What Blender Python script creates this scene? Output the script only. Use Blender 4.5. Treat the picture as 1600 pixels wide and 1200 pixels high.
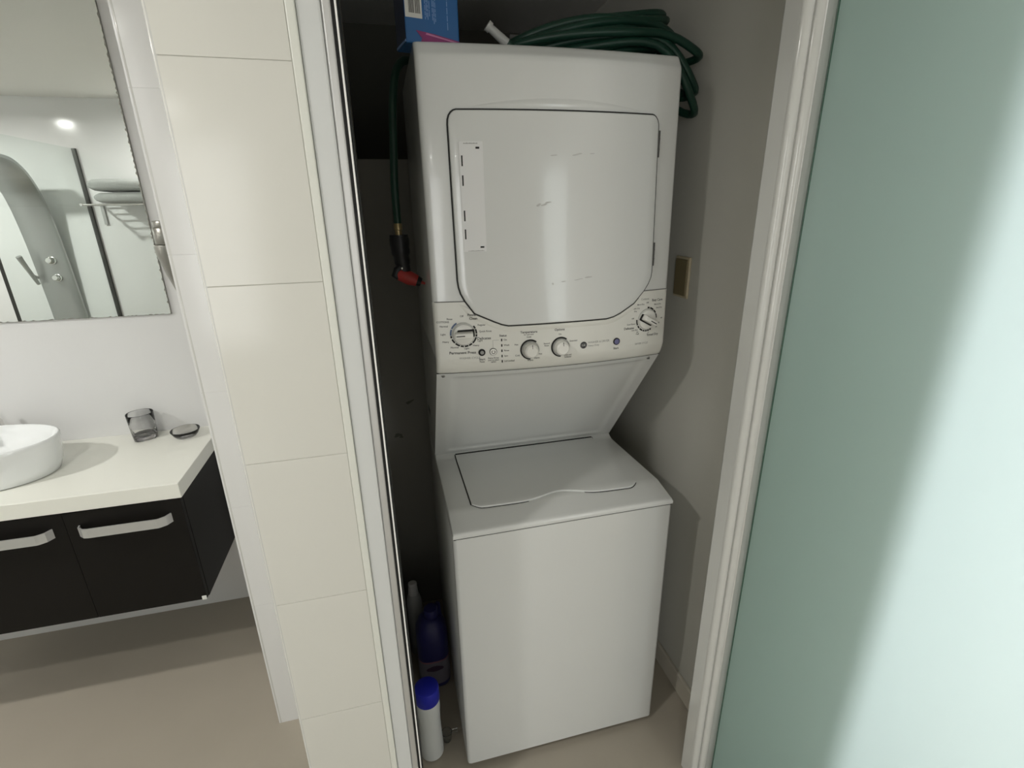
import bpy, bmesh, math, random
from mathutils import Vector, Matrix
random.seed(7)
C = bpy.context.scene.collection
for o in list(bpy.data.objects):
    bpy.data.objects.remove(o)
SC = bpy.context.scene

# ------------------------------------------------------------------ camera, light, exposure
cam_d = bpy.data.cameras.new('camera')
cam_d.sensor_width = 36
cam_d.lens = 36 * 780.24 / 1600
cam_d.clip_start = 0.02
cam = bpy.data.objects.new('camera', cam_d)
C.objects.link(cam)
RX = Vector((0.96965, -0.24389, -0.01728))
RY = Vector((-0.09654, -0.31696, -0.94351))
RZ = Vector((0.22464, 0.91655, -0.33088))
M = Matrix.Identity(4)
for r in range(3):
    M[r][0] = RX[r]; M[r][1] = -RY[r]; M[r][2] = -RZ[r]
M.translation = Vector((-0.0984, -1.0411, 1.5868))
cam.matrix_world = M
SC.camera = cam

SC.view_settings.view_transform = 'Standard'
SC.view_settings.look = 'None'
SC.view_settings.exposure = 0.42
SC.view_settings.gamma = 1
SC.view_settings.use_curve_mapping = False

w = bpy.data.worlds.new('world'); SC.world = w
w.use_nodes = True
w.node_tree.nodes['Background'].inputs[0].default_value = (0.75, 0.85, 0.9, 1)
w.node_tree.nodes['Background'].inputs[1].default_value = 0.3

CEIL = 2.27
LAMPS = [(-1.05, -0.80, 7.4), (-2.34, -0.10, 15.0), (-1.37, -3.48, 6.0)]
for x, y, p in LAMPS:
    d = bpy.data.lights.new('downlight_lamp', 'AREA')
    d.shape = 'DISK'; d.size = 0.085; d.energy = p; d.color = (1.0, 0.985, 0.945)
    d.spread = math.radians(170)
    o = bpy.data.objects.new('downlight_lamp', d); C.objects.link(o)
    o.location = (x, y, CEIL - 0.012)

def area(name, loc, target, sx, sy, power, col):
    d = bpy.data.lights.new(name, 'AREA'); d.shape = 'RECTANGLE'
    d.size = sx; d.size_y = sy; d.energy = power; d.color = col
    o = bpy.data.objects.new(name, d); C.objects.link(o)
    o.location = loc
    o.rotation_euler = (Vector(target) - Vector(loc)).to_track_quat('-Z', 'Y').to_euler()
    return o
# added unseen lights: frosted pane backlight, soft hall fill, strip mirrored in the machine
area('next_room_backlight', (2.75, 0.90, 1.25), (0.95, -0.35, 1.1), 0.35, 2.0, 98, (0.98, 0.965, 1.02))  # unseen area light added behind the frosted door to brighten its pane
area('hall_end_fill', (-1.5, -4.5, 1.3), (0.2, 0.0, 1.2), 1.1, 1.8, 23, (0.97, 0.985, 0.98))  # unseen fill added for the machine front, no window here
area('hall_reflection_strip', (1.72, -4.5, 1.2), (0.3, 0.0, 0.9), 0.62, 2.1, 11, (0.9, 0.98, 0.97))  # unseen strip added for the bright band reflected in washer and dryer

# ------------------------------------------------------------------ materials
MATS = {}
def mat(name, col, rough=0.5, metal=0.0, spec=0.5, coat=0.0, trans=0.0, ior=1.45, noise=0.0, nscale=6.0, bump=0.0, bscale=200.0, emit=None):
    m = bpy.data.materials.new(name); m.use_nodes = True
    nt = m.node_tree; b = nt.nodes['Principled BSDF']
    b.inputs['Base Color'].default_value = (*col, 1)
    b.inputs['Roughness'].default_value = rough
    b.inputs['Metallic'].default_value = metal
    b.inputs['Specular IOR Level'].default_value = spec
    b.inputs['Coat Weight'].default_value = coat
    b.inputs['Transmission Weight'].default_value = trans
    b.inputs['IOR'].default_value = ior
    if emit:
        b.inputs['Emission Color'].default_value = (*emit[:3], 1); b.inputs['Emission Strength'].default_value = emit[3]
    tc = None
    if noise or bump:
        tc = nt.nodes.new('ShaderNodeTexCoord')
    if noise:
        n = nt.nodes.new('ShaderNodeTexNoise'); n.inputs['Scale'].default_value = nscale
        n.inputs['Detail'].default_value = 5
        nt.links.new(tc.outputs['Object'], n.inputs['Vector'])
        r = nt.nodes.new('ShaderNodeMix'); r.data_type = 'RGBA'
        r.inputs[6].default_value = (*[c * (1 - noise) for c in col], 1)
        r.inputs[7].default_value = (*[min(1, c * (1 + noise)) for c in col], 1)
        nt.links.new(n.outputs['Fac'], r.inputs[0]); nt.links.new(r.outputs[2], b.inputs['Base Color'])
    if bump:
        n2 = nt.nodes.new('ShaderNodeTexNoise'); n2.inputs['Scale'].default_value = bscale
        nt.links.new(tc.outputs['Object'], n2.inputs['Vector'])
        bp = nt.nodes.new('ShaderNodeBump'); bp.inputs['Strength'].default_value = bump; bp.inputs['Distance'].default_value = 0.002
        nt.links.new(n2.outputs['Fac'], bp.inputs['Height']); nt.links.new(bp.outputs['Normal'], b.inputs['Normal'])
    MATS[name] = m
    return m

TILE = mat('cream_tile', (0.68, 0.67, 0.615), 0.13, spec=0.35, noise=0.015, nscale=3)
WHITE_TILE = mat('white_tile', (0.76, 0.76, 0.75), 0.12, noise=0.01)
GROUT = mat('grout', (0.58, 0.57, 0.52), 0.9)
WALL = mat('painted_wall', (0.72, 0.71, 0.68), 0.7, noise=0.02, nscale=4, bump=0.1)
BATHWALL = mat('bathroom_wall', (0.76, 0.76, 0.755), 0.25, noise=0.01)
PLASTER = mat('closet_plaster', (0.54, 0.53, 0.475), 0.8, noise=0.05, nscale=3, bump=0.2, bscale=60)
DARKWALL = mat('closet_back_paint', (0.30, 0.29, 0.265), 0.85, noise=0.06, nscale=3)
VOID = mat('recess_dark', (0.10, 0.095, 0.08), 0.9)  # recess coloured much darker than the closet walls
CEILM = mat('ceiling_paint', (0.74, 0.73, 0.69), 0.8, noise=0.01)
FLOORM = mat('beige_floor_tile', (0.40, 0.36, 0.295), 0.3, noise=0.05, nscale=5)
BASE = mat('baseboard_tile', (0.55, 0.51, 0.43), 0.3, noise=0.05)
FRAME = mat('white_gloss_frame', (0.62, 0.62, 0.59), 0.12, coat=0.3)
TRIM = mat('tile_edge_trim', (0.74, 0.745, 0.68), 0.35)
JAMB = mat('jamb_white', (0.66, 0.67, 0.655), 0.4)
BLACKRUB = mat('black_gasket', (0.008, 0.008, 0.008), 0.6)
EDGEMET = mat('bright_edge', (0.92, 0.91, 0.88), 0.35, metal=0.0)
APPL = mat('white_enamel', (0.71, 0.72, 0.70), 0.15, coat=0.2, noise=0.008, nscale=2)
APPLSIDE = mat('white_enamel_side', (0.62, 0.62, 0.59), 0.3, noise=0.01)
CREAM = mat('cream_plastic', (0.76, 0.755, 0.70), 0.33, noise=0.008)
KNOBM = mat('knob_plastic', (0.80, 0.79, 0.74), 0.28)
KNOBSHADE = mat('knob_grey_shadowed', (0.36, 0.36, 0.34), 0.4)  # knob grey darkened so the selector skirt carries its shadow in the colour
KNOBG = mat('knob_grey_plastic', (0.55, 0.55, 0.52), 0.4)
PRINT = mat('grey_print', (0.10, 0.10, 0.095), 0.6)
PRINTL = mat('light_grey_print', (0.33, 0.33, 0.31), 0.6)
BLUEP = mat('blue_print', (0.10, 0.15, 0.26), 0.5)
SEAM = mat('dark_seam', (0.015, 0.015, 0.014), 0.7)
SEAML = mat('grey_seam', (0.20, 0.20, 0.19), 0.7)
STICK = mat('white_sticker', (0.79, 0.79, 0.78), 0.35)
STAINM = mat('faint_stain', (0.15, 0.145, 0.13), 0.8)
SCUFF = mat('grey_scuff', (0.53, 0.53, 0.51), 0.6, noise=0.2, nscale=40)
CHROME = mat('chrome', (0.75, 0.74, 0.72), 0.12, metal=1)
STEEL = mat('brushed_steel', (0.46, 0.46, 0.45), 0.38, metal=0.9, noise=0.04)
ALU = mat('satin_aluminium', (0.62, 0.62, 0.61), 0.4, metal=0.6)
DARKMET = mat('dark_metal', (0.07, 0.07, 0.065), 0.4, metal=0.6)
WENGE = mat('dark_wenge', (0.0085, 0.0075, 0.0065), 0.45, spec=0.22, noise=0.15, nscale=9)
QUARTZ = mat('cream_quartz', (0.86, 0.86, 0.79), 0.3, noise=0.01)
CERAM = mat('white_ceramic', (0.84, 0.86, 0.86), 0.1, coat=0.3)
TOWEL = mat('grey_towel', (0.40, 0.41, 0.395), 0.95, noise=0.08, nscale=40, bump=0.8, bscale=300)
MIRROR = mat('silvered_glass', (0.93, 0.96, 0.94), 0.0, metal=1)
MIREDGE = mat('corroded_mirror_edge', (0.30, 0.30, 0.27), 0.4, metal=0.5, noise=0.6, nscale=60)
HOSE = mat('green_hose', (0.006, 0.036, 0.022), 0.42, noise=0.2, nscale=20)
BRASS = mat('brass', (0.42, 0.33, 0.18), 0.35, metal=0.9)
BLACKPL = mat('black_plastic', (0.010, 0.010, 0.012), 0.4)
REDPL = mat('red_plastic', (0.42, 0.04, 0.035), 0.4)
GREYPL = mat('grey_hose_fitting', (0.45, 0.45, 0.43), 0.35)
BOXBLUE = mat('blue_carton', (0.016, 0.105, 0.29), 0.3, noise=0.08, nscale=20)
BOXNAVY = mat('navy_carton', (0.007, 0.016, 0.06), 0.35, noise=0.2, nscale=25)
MAGENTA = mat('magenta_print', (0.22, 0.025, 0.13), 0.35, noise=0.3, nscale=50)
PINK = mat('pink_print', (0.5, 0.18, 0.33), 0.35)
LABELW = mat('white_label', (0.62, 0.62, 0.58), 0.5)
BOXTXT = mat('pale_blue_print', (0.16, 0.28, 0.52), 0.5)
WBOT = mat('white_bottle_plastic', (0.72, 0.74, 0.73), 0.35)
BLUECAP = mat('blue_cap', (0.012, 0.018, 0.42), 0.4)
PURPLE = mat('indigo_bottle_plastic', (0.028, 0.028, 0.14), 0.35)
PALEP = mat('pale_violet_label', (0.20, 0.185, 0.23), 0.45)
DARKP = mat('dark_plum_label', (0.06, 0.03, 0.07), 0.4)
OUTLET = mat('brown_outlet', (0.20, 0.165, 0.09), 0.5)
OUTLETF = mat('beige_outlet_edge', (0.52, 0.45, 0.31), 0.5)
WARMG = mat('lamp_glow', (1, 1, 1), 0.5, emit=(1.0, 0.96, 0.9, 14))

def glass(name, col, rough=0.0, dens=None):
    m = bpy.data.materials.new(name); m.use_nodes = True
    nt = m.node_tree; b = nt.nodes['Principled BSDF']
    b.inputs['Base Color'].default_value = (*col, 1); b.inputs['Roughness'].default_value = rough
    b.inputs['Transmission Weight'].default_value = 1; b.inputs['IOR'].default_value = 1.45
    return m
SMOKE = glass('smoked_glass', (0.86, 0.86, 0.86))
SMOKED = glass('dark_smoked_glass', (0.62, 0.60, 0.62))
CLEARPL = glass('clear_plastic', (0.9, 0.92, 0.92), 0.25)

def thin_glass(name, tint):
    m = bpy.data.materials.new(name); m.use_nodes = True
    nt = m.node_tree; nt.nodes.clear()
    out = nt.nodes.new('ShaderNodeOutputMaterial'); mix = nt.nodes.new('ShaderNodeMixShader')
    t = nt.nodes.new('ShaderNodeBsdfTransparent'); t.inputs[0].default_value = (*tint, 1)
    g = nt.nodes.new('ShaderNodeBsdfGlossy'); g.inputs['Roughness'].default_value = 0.01
    mix.inputs[0].default_value = 0.05
    nt.links.new(t.outputs[0], mix.inputs[1]); nt.links.new(g.outputs[0], mix.inputs[2])
    nt.links.new(mix.outputs[0], out.inputs[0])
    return m
CLEARG = thin_glass('shower_glass', (0.95, 0.975, 0.965))

def frosted():
    m = bpy.data.materials.new('frosted_green_glass'); m.use_nodes = True
    nt = m.node_tree; nt.nodes.clear()
    out = nt.nodes.new('ShaderNodeOutputMaterial')
    tr = nt.nodes.new('ShaderNodeBsdfTranslucent'); tr.inputs[0].default_value = (0.81, 0.87, 0.86, 1)
    df = nt.nodes.new('ShaderNodeBsdfDiffuse'); df.inputs[0].default_value = (0.325, 0.455, 0.41, 1)
    m1 = nt.nodes.new('ShaderNodeMixShader'); m1.inputs[0].default_value = 0.55
    nt.links.new(df.outputs[0], m1.inputs[1]); nt.links.new(tr.outputs[0], m1.inputs[2])
    gl = nt.nodes.new('ShaderNodeBsdfGlossy'); gl.inputs['Roughness'].default_value = 0.3
    m2 = nt.nodes.new('ShaderNodeMixShader')
    m2.inputs[0].default_value = 0.04
    nt.links.new(m1.outputs[0], m2.inputs[1]); nt.links.new(gl.outputs[0], m2.inputs[2])
    nt.links.new(m2.outputs[0], out.inputs[0])
    return m
FROST = frosted()
GEDGE = mat('green_glass_edge', (0.03, 0.09, 0.06), 0.2)

# ------------------------------------------------------------------ mesh helpers
def link(name, bm, m, parent=None, smooth=False, angle=40, recalc=True):
    me = bpy.data.meshes.new(name)
    if recalc: bmesh.ops.recalc_face_normals(bm, faces=bm.faces)
    bm.to_mesh(me); bm.free()
    for k in (m if isinstance(m, (list, tuple)) else [m]): me.materials.append(k)
    o = bpy.data.objects.new(name, me); C.objects.link(o)
    if smooth:
        for p in me.polygons: p.use_smooth = True
        try: me.set_sharp_from_angle(angle=math.radians(angle))
        except Exception: pass
    if parent: o.parent = parent
    return o

def thing(name, label, cat, loc=(0, 0, 0), group=None):
    o = bpy.data.objects.new(name, None); C.objects.link(o)
    o.empty_display_size = 0.05; o.location = loc
    o['label'] = label; o['category'] = cat
    if group: o['group'] = group
    return o
def tag(o, label, cat, group=None):
    o['label'] = label; o['category'] = cat
    if group: o['group'] = group
    return o
def struct(o, label=None):
    o['kind'] = 'structure'
    if label: o['label'] = label
    return o
def place(o, parent):           # keep world coordinates when the parent empty is not at the origin
    o.parent = parent
    o.location = Vector(o.location) - Vector(parent.location)
    return o

def box(bm, x0, x1, y0, y1, z0, z1, bevel=0.0, seg=2, rot=None, mi=0):
    r = bmesh.ops.create_cube(bm, size=1)
    vs = r['verts']
    for v in vs:
        v.co = Vector(((x0 + x1) / 2 + v.co.x * (x1 - x0), (y0 + y1) / 2 + v.co.y * (y1 - y0), (z0 + z1) / 2 + v.co.z * (z1 - z0)))
    fs = set(f for v in vs for f in v.link_faces)
    for f in fs: f.material_index = mi
    if bevel:
        es = list(set(e for v in vs for e in v.link_edges))
        rr = bmesh.ops.bevel(bm, geom=es, offset=bevel, segments=seg, profile=0.5, affect='EDGES')
        vs = list(set(v for f in rr['faces'] for v in f.verts) | set(v for v in vs if v.is_valid))
    if rot: bmesh.ops.transform(bm, matrix=rot, verts=[v for v in vs if v.is_valid])
    return bm
def B(x0, x1, y0, y1, z0, z1, bevel=0.0, seg=2):
    return box(bmesh.new(), x0, x1, y0, y1, z0, z1, bevel, seg)

def grid(bm, pts, closed_u=False, mi=0):     # pts[row][col] -> quads
    V = [[bm.verts.new(p) for p in row] for row in pts]
    n = len(V[0])
    for a in range(len(V) - 1):
        for b in range(n if closed_u else n - 1):
            c = (b + 1) % n
            try:
                f = bm.faces.new((V[a][b], V[a][c], V[a + 1][c], V[a + 1][b])); f.material_index = mi
            except ValueError: pass
    return V
def lathe(bm, prof, c=(0, 0, 0), n=32, axis=None, cap0=True, cap1=True, sx=1.0, sy=1.0):
    pts = [[(r * math.cos(2 * math.pi * k / n) * sx, r * math.sin(2 * math.pi * k / n) * sy, z) for k in range(n)] for r, z in prof]
    V = grid(bm, pts, closed_u=True)
    if cap0: bm.faces.new(V[0][::-1])
    if cap1: bm.faces.new(V[-1])
    vs = [v for row in V for v in row]
    if axis is not None:
        q = Vector((0, 0, 1)).rotation_difference(Vector(axis)).to_matrix()
        for v in vs: v.co = q @ v.co
    for v in vs: v.co += Vector(c)
    return bm
def catmull(P, n=8):
    P = [Vector(p) for p in P]; out = []
    for i in range(len(P) - 1):
        p0 = P[max(i - 1, 0)]; p1 = P[i]; p2 = P[i + 1]; p3 = P[min(i + 2, len(P) - 1)]
        for k in range(n):
            t = k / n
            out.append(0.5 * ((2 * p1) + (p2 - p0) * t + (2 * p0 - 5 * p1 + 4 * p2 - p3) * t * t + (3 * p1 - p0 - 3 * p2 + p3) * t ** 3))
    out.append(P[-1]); return out
def tube(bm, path, r, n=10, closed=False, flat=None):
    path = [Vector(p) for p in path]; rows = []; N = len(path); up = None
    for i, p in enumerate(path):
        if closed: t = path[(i + 1) % N] - path[i - 1]
        else: t = path[min(i + 1, N - 1)] - path[max(i - 1, 0)]
        t.normalize()
        if up is None:
            up = Vector((0, 0, 1)) if abs(t.z) < 0.9 else Vector((1, 0, 0))
        up = (up - t * up.dot(t)).normalized(); sd = t.cross(up)
        rr = r[i] if isinstance(r, (list, tuple)) else r
        a, b = (rr, rr) if flat is None else flat
        rows.append([p + up * math.cos(2 * math.pi * k / n) * a + sd * math.sin(2 * math.pi * k / n) * b for k in range(n)])
    if closed: rows.append(rows[0])
    V = grid(bm, rows, closed_u=True)
    if not closed:
        bm.faces.new(V[0][::-1]); bm.faces.new(V[-1])
    else: bmesh.ops.remove_doubles(bm, verts=bm.verts, dist=1e-6)
    return bm
def cyl(bm, p0, p1, r, n=20, r1=None):
    return tube(bm, [p0, p1], [r, r if r1 is None else r1], n)
def prism(bm, poly, axis, a0, a1):          # poly in the two other axes, extruded along axis
    def mk(p, a):
        return {'x': (a, p[0], p[1]), 'y': (p[0], a, p[1]), 'z': (p[0], p[1], a)}[axis]
    A = [bm.verts.new(mk(p, a0)) for p in poly]; Bv = [bm.verts.new(mk(p, a1)) for p in poly]
    n = len(poly)
    bm.faces.new(A[::-1]); bm.faces.new(Bv)
    for i in range(n): bm.faces.new((A[i], A[(i + 1) % n], Bv[(i + 1) % n], Bv[i]))
    return bm

# ------------------------------------------------------------------ setting
fl = struct(link('floor', B(-3.0, 3.1, -4.7, 2.0, -0.06, 0.0), FLOORM), 'glossy beige tile floor')
struct(link('ceiling', B(-3.0, 3.1, -4.7, 2.0, CEIL, CEIL + 0.06), CEILM))
YC = -0.2
# --- tiled column between bathroom opening and laundry closet, each tile its own piece
col = struct(link('wall_column', B(-0.359, -0.182, YC + 0.0012, 0.30, 0, CEIL), GROUT), 'cream tiled column between bathroom and laundry closet')
z = -0.012
tilemesh = None
k = 0
while z < CEIL - 0.01:
    z0 = max(z, 0.0) + 0.0005; z1 = min(z + 0.2992, CEIL - 0.001) - 0.0005
    if tilemesh is None or abs((z1 - z0) - 0.2982) > 1e-4:
        o = link('tile', B(-0.362, -0.1945, YC, YC + 0.0095, z0, z1, 0.0006, 2), TILE, col)
        if abs((z1 - z0) - 0.2982) < 1e-4 and tilemesh is None:
            tilemesh = o.data; zref = z
    else:
        o = bpy.data.objects.new('tile', tilemesh); C.objects.link(o); o.parent = col; o.location.z = z - zref
    z += 0.2992; k += 1
link('edge_trim', B(-0.194, -0.181, YC - 0.001, YC + 0.012, 0, CEIL, 0.002), TRIM, col)
link('corner_bead', cyl(bmesh.new(), (-0.3600, YC + 0.004, 0.001), (-0.3600, YC + 0.004, CEIL), 0.0042, 16), FRAME, col, smooth=True)
# --- laundry opening left jamb
jl = struct(link('trim_1', B(-0.181, -0.149, YC + 0.003, YC + 0.12, 0, CEIL, 0.003), JAMB), 'white jamb on the left of the laundry opening')
bm = B(-0.149, -0.1355, YC + 0.006, YC + 0.10, 0, CEIL, 0.003)
link('stop_strip', bm, ALU, jl)
link('gasket', B(-0.1355, -0.1305, YC + 0.010, YC + 0.09, 0, CEIL), BLACKRUB, jl)
link('bright_edge', B(-0.1305, -0.1277, YC + 0.002, YC + 0.012, 0, CEIL, 0.0006), EDGEMET, jl)
link('gasket', B(-0.1277, -0.1262, YC + 0.010, YC + 0.09, 0, CEIL), BLACKRUB, jl)
# --- closet shell
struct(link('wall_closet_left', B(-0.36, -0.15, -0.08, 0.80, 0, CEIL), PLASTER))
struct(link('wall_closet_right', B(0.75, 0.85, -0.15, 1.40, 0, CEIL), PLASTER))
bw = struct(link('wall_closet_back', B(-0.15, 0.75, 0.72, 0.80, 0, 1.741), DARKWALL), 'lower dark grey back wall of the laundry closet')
for (cx, cz, a, b, ph) in [(-0.057, 0.921, 0.016, 0.005, 0.4), (-0.111, 0.793, 0.014, 0.007, 0.2), (-0.099, 0.785, 0.007, 0.005, 0)]:
    bm = bmesh.new(); vs = []
    for q in range(14):
        t = 2 * math.pi * q / 14; rr = 1 + 0.25 * math.sin(3 * t + cx * 90)
        x_, z_ = a * rr * math.cos(t), b * rr * math.sin(t)
        vs.append(bm.verts.new((cx + x_ * math.cos(ph) - z_ * math.sin(ph), 0.7194, cz + x_ * math.sin(ph) + z_ * math.cos(ph))))
    bm.faces.new(vs)
    link('stain', bm, STAINM, bw)
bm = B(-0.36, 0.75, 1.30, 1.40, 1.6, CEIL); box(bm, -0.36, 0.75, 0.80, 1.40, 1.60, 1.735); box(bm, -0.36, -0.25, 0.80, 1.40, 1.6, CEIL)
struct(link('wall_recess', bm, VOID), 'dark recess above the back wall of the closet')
bm = B(0.738, 0.75, -0.148, 0.72, 0.0, 0.076, 0.003)
struct(link('baseboard_right', bm, BASE), 'beige tile baseboard along the right closet wall')
# outlet on right wall
ol = thing('wall_outlet', 'brown rectangular outlet plate on the right closet wall beside the dryer', 'outlet', (0.748, 0.28, 1.33))
for o in (link('cover_plate', B(0.743, 0.75, 0.245, 0.318, 1.330, 1.448, 0.003), OUTLETF), link('socket_face', B(0.739, 0.744, 0.251, 0.312, 1.337, 1.441, 0.002), OUTLET)):
    place(o, ol)
# --- right door frame + wall to its right
fr = struct(link('trim_2', B(0.62, 0.755, -0.196, -0.15, 0, CEIL, 0.004), FRAME), 'white glossy frame on the right of the laundry opening')
for cx, r in ((0.630, 0.011), (0.655, 0.0125)):
    bm = bmesh.new(); rows = []
    for zz in (0.004, CEIL):
        rows.append([(cx + r * math.cos(math.pi * k / 10), -0.196 - r * 0.8 * math.sin(math.pi * k / 10), zz) for k in range(11)])
    grid(bm, rows)
    link('ridge_moulding', bm, FRAME, fr, smooth=True, angle=80)
struct(link('wall_hall_front', B(0.755, 1.165, -0.196, -0.09, 0, CEIL, 0.004), WALL), 'short wall right of the laundry opening')
# --- frosted glass door, standing open towards the camera
ang = math.radians(120)
dv = Vector((math.sin(ang), math.cos(ang), 0)); nv = Vector((dv.y, -dv.x, 0))
H0 = Vector((0.6735, -0.2125, 0))
door = struct(bpy.data.objects.new('door_1', None), 'frosted green glass door standing open at the right'); C.objects.link(door)
def slab(s0, s1, t0, t1, z0, z1, bev=0.0):
    b = B(s0, s1, t0, t1, z0, z1, bev)
    m3 = Matrix(((dv.x, nv.x, 0), (dv.y, nv.y, 0), (0, 0, 1)))
    for v in b.verts: v.co = m3 @ v.co + H0
    return b
link('glass_pane', slab(0.002, 0.78, 0, 0.008, 0.012, 2.2), FROST, door)
link('glass_edge', slab(0.0, 0.002, -0.0005, 0.0085, 0.012, 2.2), GEDGE, door)
# --- next room and hall shell behind the camera
struct(link('wall_next_room_back', B(0.85, 3.1, 1.9, 2.0, 0, CEIL), WALL))
struct(link('wall_next_room_right', B(3.0, 3.1, -4.7, 1.9, 0, CEIL), WALL))
struct(link('wall_hall_back', B(-3.0, 3.0, -4.7, -4.6, 0, CEIL), WALL))
struct(link('wall_hall_left', B(-2.2, -2.1, -4.6, -1.14, 0, CEIL), WALL))
# --- bathroom
struct(link('wall_bathroom_back', B(-3.0, -0.58, 0.955, 1.05, 0, CEIL), BATHWALL), 'white bathroom wall behind the vanity')
wr = struct(link('wall_bathroom_right', B(-0.578, -0.36, 0.3006, 1.05, 0, CEIL), WHITE_TILE), 'white tiled end of the wall beside the vanity')
zz = [0.0, 0.483, 0.822, 1.161, 1.50, 1.839, CEIL]
for a, b in zip(zz, zz[1:]):
    link('tile', B(-0.580, -0.36, 0.30, 0.306, a + 0.0002, b - 0.0002, 0.0004, 1), WHITE_TILE, wr)
link('corner_bead', cyl(bmesh.new(), (-0.5740, 0.3062, 0.001), (-0.5740, 0.3062, CEIL), 0.0066, 16), FRAME, wr, smooth=True)
ew = struct(link('wall_bathroom_end', B(-3.0, -1.0, -1.14, -1.04, 0, CEIL), WHITE_TILE), 'white bathroom wall seen in the mirror behind the towel rack')
struct(link('wall_bathroom_left', B(-3.0, -2.9, -1.04, 0.955, 0, CEIL), WHITE_TILE))

# ------------------------------------------------------------------ laundry centre
W = 0.603
YB = 0.62                       # back of the machine
def y0z(zv): return 0.113 + (0.131 - 0.113) * (zv - 1.25) / (1.887 - 1.25)
def bow(x): return 0.032 * (1 - (2 * x / W - 1) ** 2)
def S(x, zv):                   # bowed dryer front
    d = min(x, W - x); r = 0.010
    e = (r - math.sqrt(max(r * r - (r - max(d, 0)) ** 2, 0))) if d < r else 0
    return y0z(zv) - bow(min(max(x, 0), W)) + e
def D(x, zv, off): return Vector((x, S(x, zv) - off, zv))
lc = thing('laundry_center', 'white stacked washer and dryer unit standing in the closet', 'washer dryer', (0, 0, 0))
XS = [0, 0.001, 0.0025, 0.0045, 0.007, 0.010] + [0.010 + (W - 0.020) * k / 28 for k in range(1, 28)] + [W - a for a in (0.010, 0.007, 0.0045, 0.0025, 0.001, 0)]
# washer cabinet
bm = bmesh.new()
prism(bm, [(0.010, 0.0), (W - 0.010, 0.0), (W - 0.003, 0.003), (W, 0.010), (W, YB), (0, YB), (0, 0.010), (0.003, 0.003)], 'z', 0.02, 0.8165)
link('washer_cabinet', bm, APPL, lc, smooth=True, angle=50)
bm = bmesh.new()
for x_, y_ in ((0.05, 0.06), (W - 0.05, 0.06), (0.05, YB - 0.06), (W - 0.05, YB - 0.06)):
    bm = bmesh.new(); lathe(bm, [(0.016, 0.0), (0.018, 0.012), (0.010, 0.014), (0.010, 0.021)], (x_, y_, 0), 14)
    link('levelling_foot', bm, BLACKRUB, lc)
link('front_seam', B(0.001, W - 0.001, 0.001, YB - 0.02, 0.8155, 0.8187), SEAM, lc)
link('side_seam', B(-0.0006, 0.002, 0.012, 0.0145, 0.03, 0.81), SEAML, lc)
link('side_slot', B(-0.0008, 0.002, 0.49, 0.54, 0.955, 0.972), SEAM, lc)
# washer deck (profile y,z swept along x, softened at both ends)
LX0, LX1 = 0.064, 0.533                   # lid opening
def deckz(y):
    if y < 0.012: return 0.834 + (0.0015) * y / 0.012
    if y < 0.083: return 0.8355 + 0.0135 * (y - 0.012) / 0.071
    if y < 0.385: return 0.849 - 0.013 * (y - 0.083) / 0.302
    t = min(1, (y - 0.385) / 0.03); return 0.836 + 0.010 * t * t
prof = [(0.0, 0.8187), (-0.001, 0.822), (-0.001, 0.829), (0.001, 0.8325), (0.004, 0.8342)] + [(y, deckz(y)) for y in (0.012, 0.03, 0.05, 0.07, 0.083, 0.095, 0.15, 0.2, 0.25, 0.3, 0.35, 0.385, 0.392, 0.40, 0.408, 0.415)] + [(0.44, 0.846), (YB, 0.846)]
bm = bmesh.new()
rows = []
for y, zv in prof:
    rows.append([(0, y, zv - (0.004 if zv > 0.83 else 0)), (0.0015, y, zv - (0.0012 if zv > 0.83 else 0)), (0.005, y, zv)] + [(0.005 + (W - 0.01) * k / 12, y, zv) for k in range(1, 12)] + [(W - 0.005, y, zv), (W - 0.0015, y, zv - (0.0012 if zv > 0.83 else 0)), (W, y, zv - (0.004 if zv > 0.83 else 0))])
V = grid(bm, rows)
for side in (0, -1):
    poly = [r[side] for r in V]
    e1 = bm.verts.new((poly[0].co.x, YB, 0.8187)); bm.faces.new(poly + [e1])
link('washer_top', bm, APPL, lc, smooth=True, angle=35)
# lid: wavy front edge with finger scoop
def lidfront(x):
    c = min(1, max(0, (x - LX0) / 0.03)); d = min(1, max(0, (LX1 - x) / 0.03))
    r = 0.018 * ((1 - c) ** 2 + (1 - d) ** 2)
    base = 0.076 - 0.012 * (x - LX0) / (LX1 - LX0)
    s = math.exp(-((x - 0.31) / 0.060) ** 2)
    return base + r + 0.026 * s
lid_rows, seam_rows = [], []
NX = 60
xs = [LX0 + (LX1 - LX0) * k / NX for k in range(NX + 1)]
for t in [0, 0.006, 0.02, 0.05] + [0.1 + 0.9 * k / 8 for k in range(9)]:
    row = []
    for x in xs:
        yf = lidfront(x); y = yf + (0.402 - yf) * t
        e = 0.0035 if 0 < t else 0.0015
        row.append((x, y, deckz(y) + e + 0.0008))
    lid_rows.append(row)
bm = bmesh.new()
low = [(p[0], p[1] + 0.0008, deckz(p[1]) - 0.004) for p in lid_rows[0]]
V = grid(bm, [low] + lid_rows)
for side in (0, -1):                       # side skirts
    top = [r[side] for r in V[1:]]
    dn = [bm.verts.new((v.co.x, v.co.y, deckz(v.co.y) - 0.004)) for v in top]
    for a in range(len(top) - 1): bm.faces.new((top[a], top[a + 1], dn[a + 1], dn[a]))
lid = link('washer_lid', bm, APPL, lc, smooth=True, angle=35)
ys = [0.094 + (0.407 - 0.094) * k / 14 for k in range(15)]
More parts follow.
